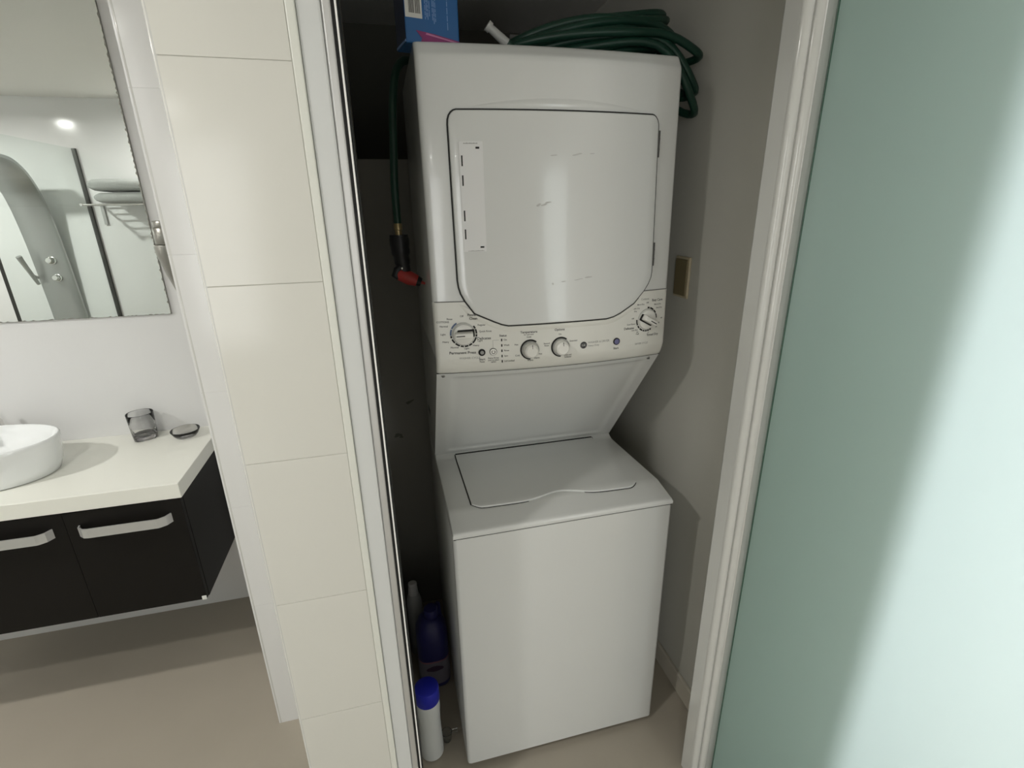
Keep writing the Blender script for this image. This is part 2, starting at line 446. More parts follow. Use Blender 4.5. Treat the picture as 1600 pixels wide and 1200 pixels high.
gaps = [[[(LX0 - 0.0030, y, deckz(y) + 0.0006) for y in ys], [(LX0 + 0.0008, y, deckz(y) + 0.0006) for y in ys]],
        [[(x, 0.4012, deckz(0.4) + 0.0022) for x in xs], [(x, 0.4080, deckz(0.408) + 0.0030) for x in xs]]]
ys2 = [0.366, 0.378, 0.385, 0.395, 0.408]
gaps.append([[(LX1 - 0.0008, y, deckz(y) + 0.0010) for y in ys2], [(LX1 + 0.0034, y, deckz(y) + 0.0010) for y in ys2]])
for x0, x1 in ((LX0, 0.215), (0.375, LX1)):
    xx = [x0 + (x1 - x0) * k / 20 for k in range(21)]
    gaps.append([[(x, lidfront(x) - 0.0030, deckz(lidfront(x)) + 0.0006) for x in xx], [(x, lidfront(x) + 0.002, deckz(lidfront(x)) + 0.0006) for x in xx]])
for g in gaps:
    bm = bmesh.new(); grid(bm, g); link('lid_gap', bm, SEAM, lc)

# dryer cabinet: bowed front + rim + sides + apron
bm = bmesh.new()
ZS = [1.25, 1.30, 1.40, 1.5, 1.6, 1.7, 1.8, 1.85, 1.872]
rows = [[D(x, zv, 0) for x in XS] for zv in ZS]
for k, (dz, dy, bs) in enumerate([(0.881, 0.0006, 0.97), (0.886, 0.0022, 0.92), (0.891, 0.0055, 0.82), (0.899, 0.0095, 0.70), (0.905, 0.0135, 0.60), (0.9085, 0.0165, 0.52), (0.9095, 0.021, 0.47)]):
    rows.append([(x, S(x, 1.0 + dz) + bow(x) * (1 - bs) + dy, 1.0 + dz) for x in XS])
rows.append([(x, YB, 1.9095) for x in XS])
V = grid(bm, rows)
for side, xv in ((0, 0.0), (-1, W)):
    poly = [r[side] for r in V]
    e1 = bm.verts.new((xv, YB, 1.25)); bm.faces.new(poly + [e1])
link('dryer_cabinet', bm, APPL, lc, smooth=True, angle=50)
# apron under the control panel
bm = bmesh.new()
rows = []
NT = 24
def apron(x, t):
    zt, zb = 1.209, 0.846
    yt = y0z(1.25) + 0.020 - bow(x) * 0.85; yb = 0.415
    y = yt + (yb - yt) * t; zv = zt + (zb - zt) * t
    ex = min(x, W - x) / 0.045; ey = min(t / 0.05, (1 - t) / 0.05)
    def ss(a): a = min(1, max(0, (a - 0.7) / 0.5)); return a * a * (3 - 2 * a)
    rec = 0.006 * ss(ex) * ss(ey)
    return Vector((x, y + rec * 0.8, zv - rec * 0.0))
ts = sorted(set([0, 0.03, 0.035, 0.042, 0.05, 0.06, 0.94, 0.95, 0.958, 0.965, 0.97, 1] + [k / NT for k in range(2, NT - 1)]))
xa = sorted(set([0, 0.006, 0.028, 0.0315, 0.036, 0.042, 0.048, 0.054] + [0.06 + (W - 0.12) * k / 20 for k in range(21)] + [W - a for a in (0, 0.006, 0.028, 0.0315, 0.036, 0.042, 0.048, 0.054)]))
for t in ts: rows.append([apron(x, t) for x in xa])
V = grid(bm, rows)
for side, xv in ((0, 0.0), (-1, W)):
    poly = [r[side] for r in V]
    e1 = bm.verts.new((xv, YB, 0.846)); e2 = bm.verts.new((xv, YB, 1.25)); e3 = bm.verts.new((xv, y0z(1.25) + 0.02, 1.25))
    bm.faces.new(poly + [e1, e2, e3])
link('apron_panel', bm, APPL, lc, smooth=True, angle=60)
bm = bmesh.new()                           # seam between lip and apron
grid(bm, [[apron(x, 0.004) + Vector((0, -0.0006, 0)) for x in xa], [apron(x, -0.005) + Vector((0, -0.0010, 0)) for x in xa]])
link('lip_seam', bm, SEAM, lc)
for x, t in ((0.016, 0.025), (W - 0.030, 0.03)):
    p = apron(x, t)
    s = link('screw', lathe(bmesh.new(), [(0.0048, 0), (0.0048, 0.0012), (0.003, 0.0022)], p + Vector((0, -0.0002, 0)), 14, axis=(0, -0.8, -0.6)), STEEL, lc, smooth=True)
    link('screw_slot', B(p.x - 0.003, p.x + 0.003, p.y - 0.003, p.y - 0.0015, p.z - 0.0022, p.z - 0.0012), SEAM, s)
# door outline  (x limits per height)
DZ = [1.327, 1.331, 1.340, 1.3588, 1.375, 1.389, 1.4005, 1.410, 1.420, 1.432, 1.445]
def door_lims(zv, g=0.0):
    # left/right limits of the door at height zv ; g grows outline
    L = [(1.327, 0.172), (1.3305, 0.157), (1.3375, 0.140), (1.3588, 0.094), (1.388, 0.0735), (1.405, 0.0650), (1.420, 0.0612), (1.435, 0.0595), (1.60, 0.0580), (1.755, 0.0570), (1.764, 0.0578), (1.772, 0.0605), (1.7775, 0.0648), (1.7808, 0.0695), (1.7822, 0.0750)]
    def ip(v):
        if v <= L[0][0]: return L[0][1]
        for (a, b), (c, d) in zip(L, L[1:]):
            if v <= c: return b + (d - b) * (v - a) / (c - a)
        return L[-1][1]
    xl = ip(zv)
    # the right side mirrors the left with its own widths
    R_ = [(1.327, 0.421), (1.3305, 0.440), (1.3375, 0.458), (1.3588, 0.497), (1.388, 0.5255), (1.405, 0.5375), (1.420, 0.5440), (1.435, 0.5460), (1.60, 0.5435), (1.755, 0.5410), (1.764, 0.5402), (1.772, 0.5375), (1.7775, 0.5330), (1.7808, 0.5283), (1.7822, 0.5230)]
    L = R_; xr = ip(zv)
    return xl, xr
ROWZ = [1.327, 1.3288, 1.3305, 1.334, 1.3375, 1.348, 1.3588, 1.372, 1.388, 1.397, 1.405, 1.413, 1.420, 1.428, 1.435, 1.5, 1.6, 1.7, 1.755, 1.764, 1.772, 1.7775, 1.7808, 1.7822]
def outline(g=0.0):
    zc = 1.56; pts = []
    for zv in ROWZ:
        xl, xr = door_lims(zv); pts.append((zv, xl, xr))
    out = []
    for zv, xl, xr in pts:
        out.append((zv, xl, xr))
    if g:
        # offset the closed outline outwards by g
        loop = [(xl, zv) for zv, xl, xr in out] + [(xr, zv) for zv, xl, xr in reversed(out)]
        n = len(loop); res = []
        for i in range(n):
            a = Vector(loop[i - 1]); b = Vector(loop[i]); c = Vector(loop[(i + 1) % n])
            n1 = Vector((-(b - a).y, (b - a).x)).normalized(); n2 = Vector((-(c - b).y, (c - b).x)).normalized()
            nn = (n1 + n2).normalized(); res.append(b + nn * g / max(0.5, nn.dot(n1)))
        m = len(out)
        out = [((res[i].y + res[n - 1 - i].y) / 2, res[i].x, res[n - 1 - i].x) for i in range(m)]
    return out
def shell(out, off, cols=24):
    return [[D(xl + (xr - xl) * k / cols, zv, off) for k in range(cols + 1)] for zv, xl, xr in out]
def ring(V):                # boundary loop of a vertex grid
    return V[0] + [r[-1] for r in V[1:]] + V[-1][-2::-1] + [r[0] for r in V[-2:0:-1]]
# dark gap behind the door
bm = bmesh.new(); V = grid(bm, shell(outline(0.0024), 0.0021))
R1 = ring(V); R2 = [bm.verts.new(v.co + Vector((0, 0.003, 0))) for v in R1]
for i in range(len(R1)): bm.faces.new((R1[i], R1[(i + 1) % len(R1)], R2[(i + 1) % len(R1)], R2[i]))
link('door_gap', bm, SEAM, lc)
bm = bmesh.new()
V = grid(bm, shell(outline(-0.0030), 0.0066))
R0 = ring(V)
prev = R0
for g, off in ((-0.0018, 0.0061), (-0.0009, 0.0048), (-0.0006, 0.0010)):
    Q = shell(outline(g), off); Qr = Q[0] + [r[-1] for r in Q[1:]] + Q[-1][-2::-1] + [r[0] for r in Q[-2:0:-1]]
    cur = [bm.verts.new(p) for p in Qr]
    for i in range(len(cur)): bm.faces.new((prev[i], prev[(i + 1) % len(cur)], cur[(i + 1) % len(cur)], cur[i]))
    prev = cur
dd = link('dryer_door', bm, APPL, lc, smooth=True, angle=60)
# soft raised brow over the door
bm = bmesh.new(); rows = []
for k in range(9):
    t = k / 8; row = []
    for j in range(31):
        x = 0.10 + 0.40 * j / 30
        arch = 0.018 * (1 - ((x - 0.30) / 0.20) ** 2)
        zv = 1.7875 + arch * t
        h = 0.0022 * math.sin(math.pi * min(1, t * 1.0)) ** 1.0 * (1 - ((x - 0.30) / 0.20) ** 4)
        row.append(D(x, zv, h * (1 - t * 0.4)))
    rows.append(row)
grid(bm, rows); link('door_brow', bm, APPL, lc, smooth=True, angle=80)
# hinges
for za, zb in ((1.694, 1.750), (1.448, 1.503)):
    x = door_lims((za + zb) / 2)[1] + 0.001
    bm = bmesh.new(); tube(bm, [D(x, za, 0.0050), D(x, zb, 0.0050)], 0.0030, 10)
    for f in (0.3, 0.7): tube(bm, [D(x, za + (zb - za) * f - 0.001, 0.0050), D(x, za + (zb - za) * f + 0.001, 0.0050)], 0.0035, 10)
    link('door_hinge', bm, DARKMET, lc, smooth=True)
# latch label on the door
def patch(x0, x1, z0, z1, off, n=6, th=0.0):
    bm = bmesh.new(); V = grid(bm, [[D(x0 + (x1 - x0) * k / n, z0 + (z1 - z0) * j / n, off + th) for k in range(n + 1)] for j in range(n + 1)])
    if th:
        r1 = ring(V); r2 = [bm.verts.new(v.co + Vector((0, th, 0))) for v in r1]
        for i in range(len(r1)): bm.faces.new((r1[i], r1[(i + 1) % len(r1)], r2[(i + 1) % len(r1)], r2[i]))
    return bm
st = link('door_sticker', patch(0.0765, 0.1265, 1.498, 1.722, 0.0067, 6, 0.0014), STICK, dd); st['label'] = 'white strip sticker with black marks'
PO = 0.0084
def addpatch(bm, x0, x1, z0, z1, off, n=3):
    grid(bm, [[D(x0 + (x1 - x0) * k / n, z0 + (z1 - z0) * j / 2, off) for k in range(n + 1)] for j in range(3)])
for q in [(0.0802, 0.0832, za, zb) for za, zb in ((1.674, 1.695), (1.635, 1.656), (1.563, 1.585), (1.525, 1.546))] + [(0.1110, 0.1190, 1.7075, 1.7115), (0.1130, 0.1215, 1.506, 1.5095)]:
    bm = bmesh.new(); addpatch(bm, *q, PO); link('black_mark', bm, SEAM, st)
bm = bmesh.new()
for a in range(10): addpatch(bm, 0.086 + a * 0.003, 0.0882 + a * 0.003, 1.7172, 1.7172 + 0.0015 + 0.0012 * random.random(), PO)
for a in range(12): addpatch(bm, 0.086 + a * 0.003, 0.0882 + a * 0.003, 1.4990, 1.4990 + 0.001 + 0.0010 * random.random(), PO)
link('fine_print', bm, PRINTL, st)['kind'] = 'stuff'
# scuff marks on the door
for cx, cz, a, b in [(0.335, 1.697, 0.010, 0.0022), (0.281, 1.695, 0.007, 0.0012), (0.246, 1.594, 0.005, 0.003), (0.258, 1.594, 0.006, 0.0022), (0.268, 1.599, 0.006, 0.002), (0.279, 1.420, 0.002, 0.003), (0.305, 1.424, 0.007, 0.001), (0.343, 1.427, 0.009, 0.0015), (0.368, 1.431, 0.009, 0.0017), (0.371, 1.699, 0.006, 0.0008)]:
    bm = bmesh.new(); vs = []
    for q in range(12):
        t = 2 * math.pi * q / 12; rr = 1 + 0.3 * math.sin(2 * t + cx * 77)
        vs.append(bm.verts.new(D(cx + a * rr * math.cos(t), cz + b * rr * math.sin(t) + 0.15 * a * math.cos(t), 0.0069)))
    bm.faces.new(vs)
    link('scuff_mark', bm, SCUFF, dd)
# control panel: below the seam, bowed, with rolled lower lip
cp_rows = []
def lipbow(x): return bow(x)
PT = 0.0014
ZP = [1.3862, 1.38, 1.36, 1.33, 1.30, 1.27, 1.255, 1.246]
bm = bmesh.new()
# body: central band under the door and two shoulders are one surface cut by the door outline
rows = []
for zv in ZP[::-1]:
    rows.append([D(x, zv, PT) for x in XS])
lip = []
for zv, dy in ((1.210, 0.0185), (1.213, 0.0145), (1.218, 0.0105), (1.226, 0.0060), (1.236, 0.0022)):
    lip.append([(x, y0z(1.25) - bow(x) * (0.85 + 0.15 * (zv - 1.21) / 0.036) + (S(x, 1.25) - y0z(1.25) + bow(x)) - PT + dy, zv) for x in XS])
rows = lip + rows
V = grid(bm, rows)
for i in range(len(XS)):
    pass
r1 = ring(V); r2 = [bm.verts.new(v.co + Vector((0, 0.004, 0))) for v in r1]
for i in range(len(r1)): bm.faces.new((r1[i], r1[(i + 1) % len(r1)], r2[(i + 1) % len(r1)], r2[i]))
cp = link('control_panel', bm, CREAM, lc, smooth=True, angle=45); cp['label'] = 'cream control panel strip with dials'
# seam between panel and dryer front
for x0, x1 in ((0.0, 0.0755), (0.5235, W)):
    bm = bmesh.new(); xx = [x0 + (x1 - x0) * k / 14 for k in range(15)]
    grid(bm, [[D(x, 1.3858, 0.0018) for x in xx], [D(x, 1.3880, 0.0010) for x in xx]])
    link('panel_seam', bm, SEAML, lc)
# raised rim round the lower part of the door
def lower_path(g):
    o = outline(g); L = [(xl, zv) for zv, xl, xr in o if zv < 1.3845]; Rr = [(xr, zv) for zv, xl, xr in o if zv < 1.3845]
    b0, b1 = L[0], Rr[0]
    mid = [(b0[0] + (b1[0] - b0[0]) * k / 16, b0[1] + (b1[1] - b0[1]) * k / 16) for k in range(1, 16)]
    return L[::-1] + mid + Rr
bm = bmesh.new()
grid(bm, [[D(x, zv, off) for x, zv in lower_path(g)] for g, off in ((0.0024, 0.0020), (0.0026, 0.0046), (0.0036, 0.0050), (0.0130, 0.0020), (0.0150, 0.0014))])
link('door_surround', bm, CREAM, cp, smooth=True, angle=50)
# dials
POF = PT + 0.0002
def disc(bm, cx, cz, r, off, h, n=32, r2=None):
    c = D(cx, cz, off); nx = Vector((-(bow(cx + 0.01) - bow(cx - 0.01)) / 0.02, -1, -0.028)).normalized()
    lathe(bm, [(r, 0), (r if r2 is None else r2, h * 0.8), ((r if r2 is None else r2) - h * 0.2 - 0.0004, h)], c, n, axis=nx)
    return c, nx
def arc(bm, cx, cz, r0, r1, a0, a1, off):
    n = max(3, int((a1 - a0) / 6)); rows = [[], []]
    for k in range(n + 1):
        a = math.radians(a0 + (a1 - a0) * k / n)
        rows[0].append(D(cx + r0 * math.sin(a), cz + r0 * math.cos(a), off)); rows[1].append(D(cx + r1 * math.sin(a), cz + r1 * math.cos(a), off))
    grid(bm, rows)
def bar_on(cx, cz, ang, L, wd, off, h, tap=0.0):
    c = D(cx, cz, off); nx = Vector((-(bow(cx + 0.01) - bow(cx - 0.01)) / 0.02, -1, -0.028)).normalized()
    up = Vector((0, 0, 1)); up = (up - nx * up.dot(nx)).normalized(); sx = nx.cross(up) * -1
    if sx.x < 0: sx = -sx
    a = math.radians(ang); d = sx * math.sin(a) + up * math.cos(a); e = d.cross(nx)
    b = bmesh.new(); box(b, -wd / 2, wd / 2, -L / 2, L / 2, 0, h, min(wd * 0.22, 0.003), 2)
    for v in b.verts: v.co = c + e * v.co.x * (1 - tap * v.co.z / h) + d * v.co.y + nx * v.co.z
    return b, c, d, e, nx
def big_dial(cx, cz, ptr, segs, blues, name_label, gx, gz):
    bm = bmesh.new(); disc(bm, cx, cz, 0.0270, POF, 0.004)
    dial = link('cycle_dial', bm, KNOBG, lc, smooth=True, angle=35); dial['label'] = name_label
    for a0, a1 in segs:
        bm = bmesh.new(); arc(bm, cx, cz, 0.0280, 0.0318, a0, a1, POF + 0.0002); link('dial_mark', bm, SEAM, dial)
    if blues:
        for a0, a1 in blues:
            bm = bmesh.new(); arc(bm, cx, cz, 0.0280, 0.0318, a0, a1, POF + 0.0002); link('blue_dial_mark', bm, BLUEP, dial)
    bm = bmesh.new(); disc(bm, cx, cz, 0.0240, POF + 0.004, 0.004)
    link('dial_skirt', bm, KNOBM, dial, smooth=True, angle=35)
    b3_, *_ = bar_on(cx + gx, cz + gz, ptr, 0.040, 0.018, POF + 0.0078, 0.0012); link('grip_shadow_gap', b3_, SEAM, dial)  # dark offset plate standing in for the shadow gap beside the grip
    b, c, d, e, nx = bar_on(cx, cz, ptr, 0.043, 0.0165, POF + 0.0075, 0.016, 0.25)
    g = link('dial_grip', b, KNOBM, dial)
    b2, *_ = bar_on(cx + 0.010 * math.sin(math.radians(ptr)), cz + 0.010 * math.cos(math.radians(ptr)), ptr, 0.020, 0.0022, POF + 0.0235, 0.0006)
    link('dial_pointer', b2, SEAM, dial)
    return dial
segL = [(52, 66), (69, 90), (93, 104), (107, 138), (142, 158), (161, 178), (182, 196), (200, 222), (226, 246), (252, 262)]
big_dial(0.0665, 1.311, 268, segL, [(264, 292), (296, 330)], 'left cycle dial with a ring of black and blue marks', 0.0045, 0.0030)
segR = [(2, 14), (18, 40), (44, 62), (66, 88), (150, 160), (163, 173), (176, 186), (189, 200), (203, 222), (226, 240), (244, 272)]
big_dial(0.5400, 1.314, 118, segR, None, 'right cycle dial turned towards the lower right', -0.0045, 0.0)
def small_dial(cx, cz):
    bm = bmesh.new(); disc(bm, cx, cz, 0.0215, POF, 0.005)
    kd = link('selector_knob', bm, KNOBSHADE, lc, smooth=True, angle=35)
    bm = bmesh.new()
    arc(bm, cx, cz, 0.0214, 0.0250, 180, 400, POF + 0.0002); link('knob_ring', bm, SEAM, kd)
    bm = bmesh.new(); disc(bm, cx, cz, 0.0185, POF + 0.005, 0.016, 36, 0.0165); link('knob_cap', bm, KNOBM, kd, smooth=True, angle=35)
    b, *_ = bar_on(cx, cz + 0.0110, -4, 0.0095, 0.0016, POF + 0.0212, 0.0005); link('knob_pointer', b, SEAM, kd)
small_dial(0.224, 1.265); small_dial(0.301, 1.266)
bm = bmesh.new(); disc(bm, 0.107, 1.265, 0.0082, POF, 0.004); sb = link('start_button', bm, SEAM, lc, smooth=True, angle=35); sb['label'] = 'black round start button'
bm = bmesh.new(); disc(bm, 0.107, 1.265, 0.0045, POF + 0.0035, 0.0012); link('button_centre', bm, PRINTL, sb, smooth=True)
bm = bmesh.new(); disc(bm, 0.134, 1.265, 0.0090, POF, 0.0008); sg = link('signal_button', bm, SEAM, lc, smooth=True, angle=35)
bm = bmesh.new(); disc(bm, 0.134, 1.265, 0.0079, POF + 0.0008, 0.002); link('button_ring', bm, KNOBM, sg, smooth=True)
bm = bmesh.new(); arc(bm, 0.134, 1.265, 0.003, 0.0045, 0, 360, POF + 0.0030); link('button_mark', bm, PRINT, sg)
bm = bmesh.new(); disc(bm, 0.452, 1.266, 0.0090, POF, 0.0035); s2 = link('dryer_start_button', bm, SEAM, lc, smooth=True, angle=35); s2['label'] = 'blue grey round start button'
bm = bmesh.new(); disc(bm, 0.452, 1.266, 0.0068, POF + 0.0032, 0.0015); link('button_centre', bm, mat('blue_grey_button', (0.16, 0.16, 0.30), 0.4), s2, smooth=True)
for k in range(5):
    zv = 1.2925 - k * 0.0131
    link('indicator_light', patch(0.1535, 0.1562, zv - 0.003, zv + 0.003, POF, 2, 0.0008), SEAM, lc)
bm = bmesh.new()
addpatch(bm, 0.1335, 0.1342, 1.275, 1.293, POF); addpatch(bm, 0.1335, 0.149, 1.2925, 1.2931, POF)
link('printed_line', bm, PRINTL, lc)
# badge
bm = bmesh.new(); disc(bm, 0.361, 1.265, 0.0088, POF, 0.0012); bd = link('round_badge', bm, mat('badge_black', (0.03, 0.03, 0.03), 0.35), lc, smooth=True, angle=35)
bm = bmesh.new(); arc(bm, 0.361, 1.265, 0.0070, 0.0077, 0, 360, POF + 0.0014)
link('badge_ring', bm, PRINTL, bd)
def text(s, cx, cz, size, off, m, parent, name='lettering', bold=0.0, fn=D, just='CENTER'):
    cu = bpy.data.curves.new('t', 'FONT'); cu.body = s; cu.size = size; cu.align_x = just; cu.align_y = 'CENTER'
    cu.offset = bold; cu.resolution_u = 3
    o = bpy.data.objects.new('t', cu); C.objects.link(o)
    bpy.context.view_layer.update()
    me = bpy.data.meshes.new_from_object(o); bpy.data.objects.remove(o)
    for v in me.vertices: v.co = fn(cx + v.co.x, cz + v.co.y, off)
    me.materials.append(m); me.name = name
    r = bpy.data.objects.new(name, me); C.objects.link(r); r.parent = parent
    return r
text('GE', 0.361, 1.265, 0.0085, POF + 0.0014, LABELW, bd)
T = lambda s, x, z_, sz=0.0062, m=PRINT, b=0.0001: text(s, x, z_, sz, POF, m, lc, 'lettering', b)
T('Permanent Press', 0.062, 1.2655, 0.0092, PRINT, 0.00025)
T('WASHER CYCLE', 0.078, 1.2520, 0.0068, PRINTL)
text('Power', 0.0875, 1.3560, 0.0080, 0.0053, PRINT, lc, 'lettering', 0.0002); text('Clean', 0.0900, 1.3475, 0.0080, 0.0053, PRINT, lc, 'lettering', 0.0002)
T('Delicates', 0.1135, 1.2985, 0.0088, PRINT, 0.0002)
for s, x, zv in [('Off', 0.064, 1.3530), ('Rinse', 0.036, 1.3470), ('COTTONS', 0.020, 1.3400), ('Normal', 0.022, 1.3300), ('Light', 0.019, 1.3110), ('Heavy', 0.024, 1.2930), ('Normal', 0.044, 1.2790), ('Light', 0.072, 1.2760), ('Heavy', 0.094, 1.2825), ('Light', 0.104, 1.2935), ('Regular', 0.109, 1.3310), ('Quick Rinse', 0.117, 1.3155)]:
    T(s, x, zv, 0.0060)
T('Start', 0.107, 1.2475, 0.0072, PRINT, 0.0002); T('Pause', 0.107, 1.2415, 0.0052)
T('Extra Rinse', 0.134, 1.2495, 0.0056); T('push to select', 0.134, 1.2445, 0.0046); T('option', 0.134, 1.2400, 0.0046)
T('Status', 0.1585, 1.3030, 0.0072, PRINT, 0.0002)
for k, s in enumerate(('On', 'Wash', 'Rinse', 'Spin', 'Lid Locked')):
    text(s, 0.1600, 1.2925 - k * 0.0131, 0.0056, POF, PRINT, lc, 'lettering', 0.0001, just='LEFT')
T('Temperature', 0.221, 1.3080, 0.0078, PRINT, 0.0002); T('for cold wash', 0.221, 1.3020, 0.0044); T('Cold', 0.221, 1.2960, 0.0056)
for s, x, zv in [('Hot', 0.190, 1.2790), ('Cold', 0.192, 1.2520), ('Hot', 0.249, 1.2525), ('Warm', 0.240, 1.2430), ('Warm', 0.224, 1.2380)]: T(s, x, zv, 0.0055)
T('Options', 0.298, 1.3090, 0.0078, PRINT, 0.0002); T('On', 0.299, 1.2975, 0.0056)
for s, x, zv in [('Second', 0.265, 1.2770), ('Rinse', 0.265, 1.2715), ('Extended', 0.334, 1.2785), ('Rinse and', 0.319, 1.2445), ('Softener', 0.320, 1.2390)]: T(s, x, zv, 0.0052)
text('WASHER & DRYER', 0.373, 1.2700, 0.0072, POF, PRINTL, lc, 'lettering', 0.0001, just='LEFT')
text('Heavy Duty', 0.373, 1.2620, 0.0064, POF, PRINTL, lc, 'lettering', 0.0001, just='LEFT')
T('Start', 0.452, 1.2480, 0.0074, PRINT, 0.0002)
T('Cottons', 0.532, 1.3660, 0.0072, PRINTL); T('Easy Care', 0.570, 1.3610, 0.0082, PRINT, 0.0002)
T('Delicates', 0.488, 1.2950, 0.0080, PRINT, 0.0002); T('Timed Dry', 0.561, 1.2720, 0.0082, PRINT, 0.0002)
T('DRYER CYCLE', 0.528, 1.2520, 0.0062, PRINTL)
for s, x, zv in [('Off', 0.540, 1.3560), ('More Dry', 0.520, 1.3530), ('Less Dry', 0.508, 1.3440), ('Dry', 0.505, 1.3370), ('Off', 0.498, 1.3190), ('Cool Down', 0.494, 1.3050), ('Less Dry', 0.505, 1.2890), ('Air', 0.514, 1.2830), ('Fluff', 0.514, 1.2780), ('More Dry', 0.572, 1.3500), ('Less Dry', 0.577, 1.3410), ('60', 0.587, 1.3130), ('40', 0.579, 1.3010), ('20', 0.572, 1.2910), ('10', 0.547, 1.2790)]: T(s, x, zv, 0.0052)

# ------------------------------------------------------------------ on and beside the machine
# detergent carton
th = math.radians(12)
bxm = Matrix.Translation((-0.012, 0.160, 1.910)) @ Matrix.Rotation(th, 4, 'Z')
dbx = thing('detergent_box', 'blue laundry detergent carton with white barcode label on the dryer top', 'box', (0, 0, 0))
def loc_box(x0, x1, y0, y1, z0, z1, bev=0.0):
    b = B(x0, x1, y0, y1, z0, z1, bev); bmesh.ops.transform(b, matrix=bxm, verts=b.verts); return b
bm = loc_box(0, 0.116, 0, 0.075, 0, 0.20, 0.003)
cart = link('carton', bm, [BOXBLUE, BOXNAVY], dbx)
lm = bxm.to_3x3() @ Vector((-1, 0, 0))
for p in cart.data.polygons:
    if p.normal.dot(lm) > 0.7: p.material_index = 1
link('white_label', loc_box(0.002, 0.037, -0.0006, 0.001, 0.044, 0.16), LABELW, dbx)
bm = bmesh.new(); x = 0.0095
while x < 0.0325:
    wd = random.choice([0.0005, 0.0008, 0.0012])
    if not 0.0205 < x < 0.0225:
        b = loc_box(x, x + wd, -0.0009, 0.0, 0.052, 0.088); me = bpy.data.meshes.new('t'); b.to_mesh(me); b.free(); bm.from_mesh(me); bpy.data.meshes.remove(me)
    x += wd + random.choice([0.0005, 0.0007])
link('barcode', bm, PRINT, dbx)['kind'] = 'stuff'
bm = bmesh.new()
for x, z0, z1 in [(0.043, 0.066, 0.15), (0.046, 0.070, 0.15), (0.0485, 0.066, 0.15), (0.052, 0.072, 0.15), (0.0585, 0.066, 0.14), (0.0615, 0.060, 0.14), (0.0645, 0.064, 0.12), (0.0900, 0.052, 0.11)]:
    zv = z0 - 0.022
    while zv < z1:
        ln = 0.004 + 0.010 * random.random()
        b = loc_box(x, x + 0.0016, -0.0006, 0.0, zv, min(z1, zv + ln)); me = bpy.data.meshes.new('t'); b.to_mesh(me); b.free(); bm.from_mesh(me); bpy.data.meshes.remove(me)
        zv += ln + 0.002
link('small_print', bm, BOXTXT, dbx)['kind'] = 'stuff'
bm = bmesh.new()
prism(bm, [(0.030, 0.0), (0.1155, 0.0), (0.1155, 0.012), (0.060, 0.020), (0.022, 0.023), (0.034, 0.010)], 'y', -0.0007, 0.0); bmesh.ops.transform(bm, matrix=bxm, verts=bm.verts)
link('magenta_band', bm, MAGENTA, dbx)
bm = bmesh.new()
prism(bm, [(0.042, 0.0175), (0.110, 0.008), (0.113, 0.010), (0.044, 0.0205)], 'y', -0.0010, -0.0006); bmesh.ops.transform(bm, matrix=bxm, verts=bm.verts)
link('pink_swoosh', bm, PINK, dbx)
link('flap_edge', loc_box(-0.0006, 0.0006, 0.002, 0.073, 0.002, 0.006), BOXTXT, dbx)

# garden hose: coil heaped on the dryer, one end hanging down on the left with a spray nozzle
hs = thing('garden_hose', 'coiled dark green garden hose heaped on the dryer with spray nozzle hanging left', 'hose', (0, 0, 0))
HR = 0.0095
loops = [  # cx, cy, ax, ay, z, fan, sag
    (0.435, 0.350, 0.250, 0.105, 1.899, 0.010, 0.000), (0.445, 0.360, 0.264, 0.120, 1.917, 0.012, 0.095),
    (0.425, 0.345, 0.225, 0.095, 1.925, 0.020, 0.000), (0.450, 0.350, 0.268, 0.112, 1.936, 0.016, 0.150),
    (0.440, 0.360, 0.240, 0.104, 1.951, 0.022, 0.020), (0.452, 0.352, 0.268, 0.118, 1.962, 0.018, 0.060),
    (0.430, 0.350, 0.222, 0.090, 1.972, 0.024, 0.000), (0.445, 0.358, 0.240, 0.110, 1.984, 0.018, 0.030),
    (0.440, 0.350, 0.215, 0.095, 1.996, 0.016, 0.0), (0.452, 0.352, 0.195, 0.080, 2.006, 0.014, 0.0), (0.50, 0.35, 0.214, 0.10, 1.945, 0.03, 0.125)]
for i, (cx, cy, ax, ay, zv, fan, sag) in enumerate(loops):
    path = []
    for k in range(48):
        a = 2 * math.pi * k / 48
        x = cx + ax * math.cos(a); y = cy + ay * math.sin(a) * (1 + 0.1 * math.sin(2 * a + i))
        y -= 0.10 * max(0, math.cos(a)) ** 2 * (1 if sag > 0.04 else 0.3); zz_ = zv + fan * math.cos(a) + 0.006 * math.sin(3 * a + i * 1.7) - 0.035 * max(0, -math.cos(a)) * (zv - 1.90) / 0.1
        if x > 0.615: zz_ -= sag * min(1, ((x - 0.615) / 0.085)) ** 0.9
        if x > 0.612 and False: pass
        path.append((min(x, 0.735), y, max(zz_ + 0.012, 1.9195 if x < 0.612 else 1.70)))
    for _ in range(5):
        path = [(Vector(path[j - 1]) + 2 * Vector(path[j]) + Vector(path[(j + 1) % 48])) / 4 for j in range(48)]
    path = [Vector((p.x, p.y, max(p.z, 1.9192) if p.x < 0.609 else p.z)) for p in path]
    link('hose_loop', tube(bmesh.new(), path, HR, 10, closed=True), HOSE, hs, smooth=True, angle=80)
bm = bmesh.new(); cyl(bm, (0.179, 0.252, 1.974), (0.222, 0.256, 1.944), 0.0085, 16, 0.0105)
cyl(bm, (0.176, 0.2518, 1.976), (0.184, 0.2525, 1.9705), 0.0115, 16)
link('end_fitting', bm, GREYPL, hs, smooth=True)
link('hose_tail', tube(bmesh.new(), catmull([(0.215, 0.2555, 1.949), (0.27, 0.26, 1.925), (0.36, 0.27, 1.935), (0.48, 0.255, 1.962), (0.58, 0.27, 1.958)], 8), HR, 10), HOSE, hs, smooth=True, angle=80)
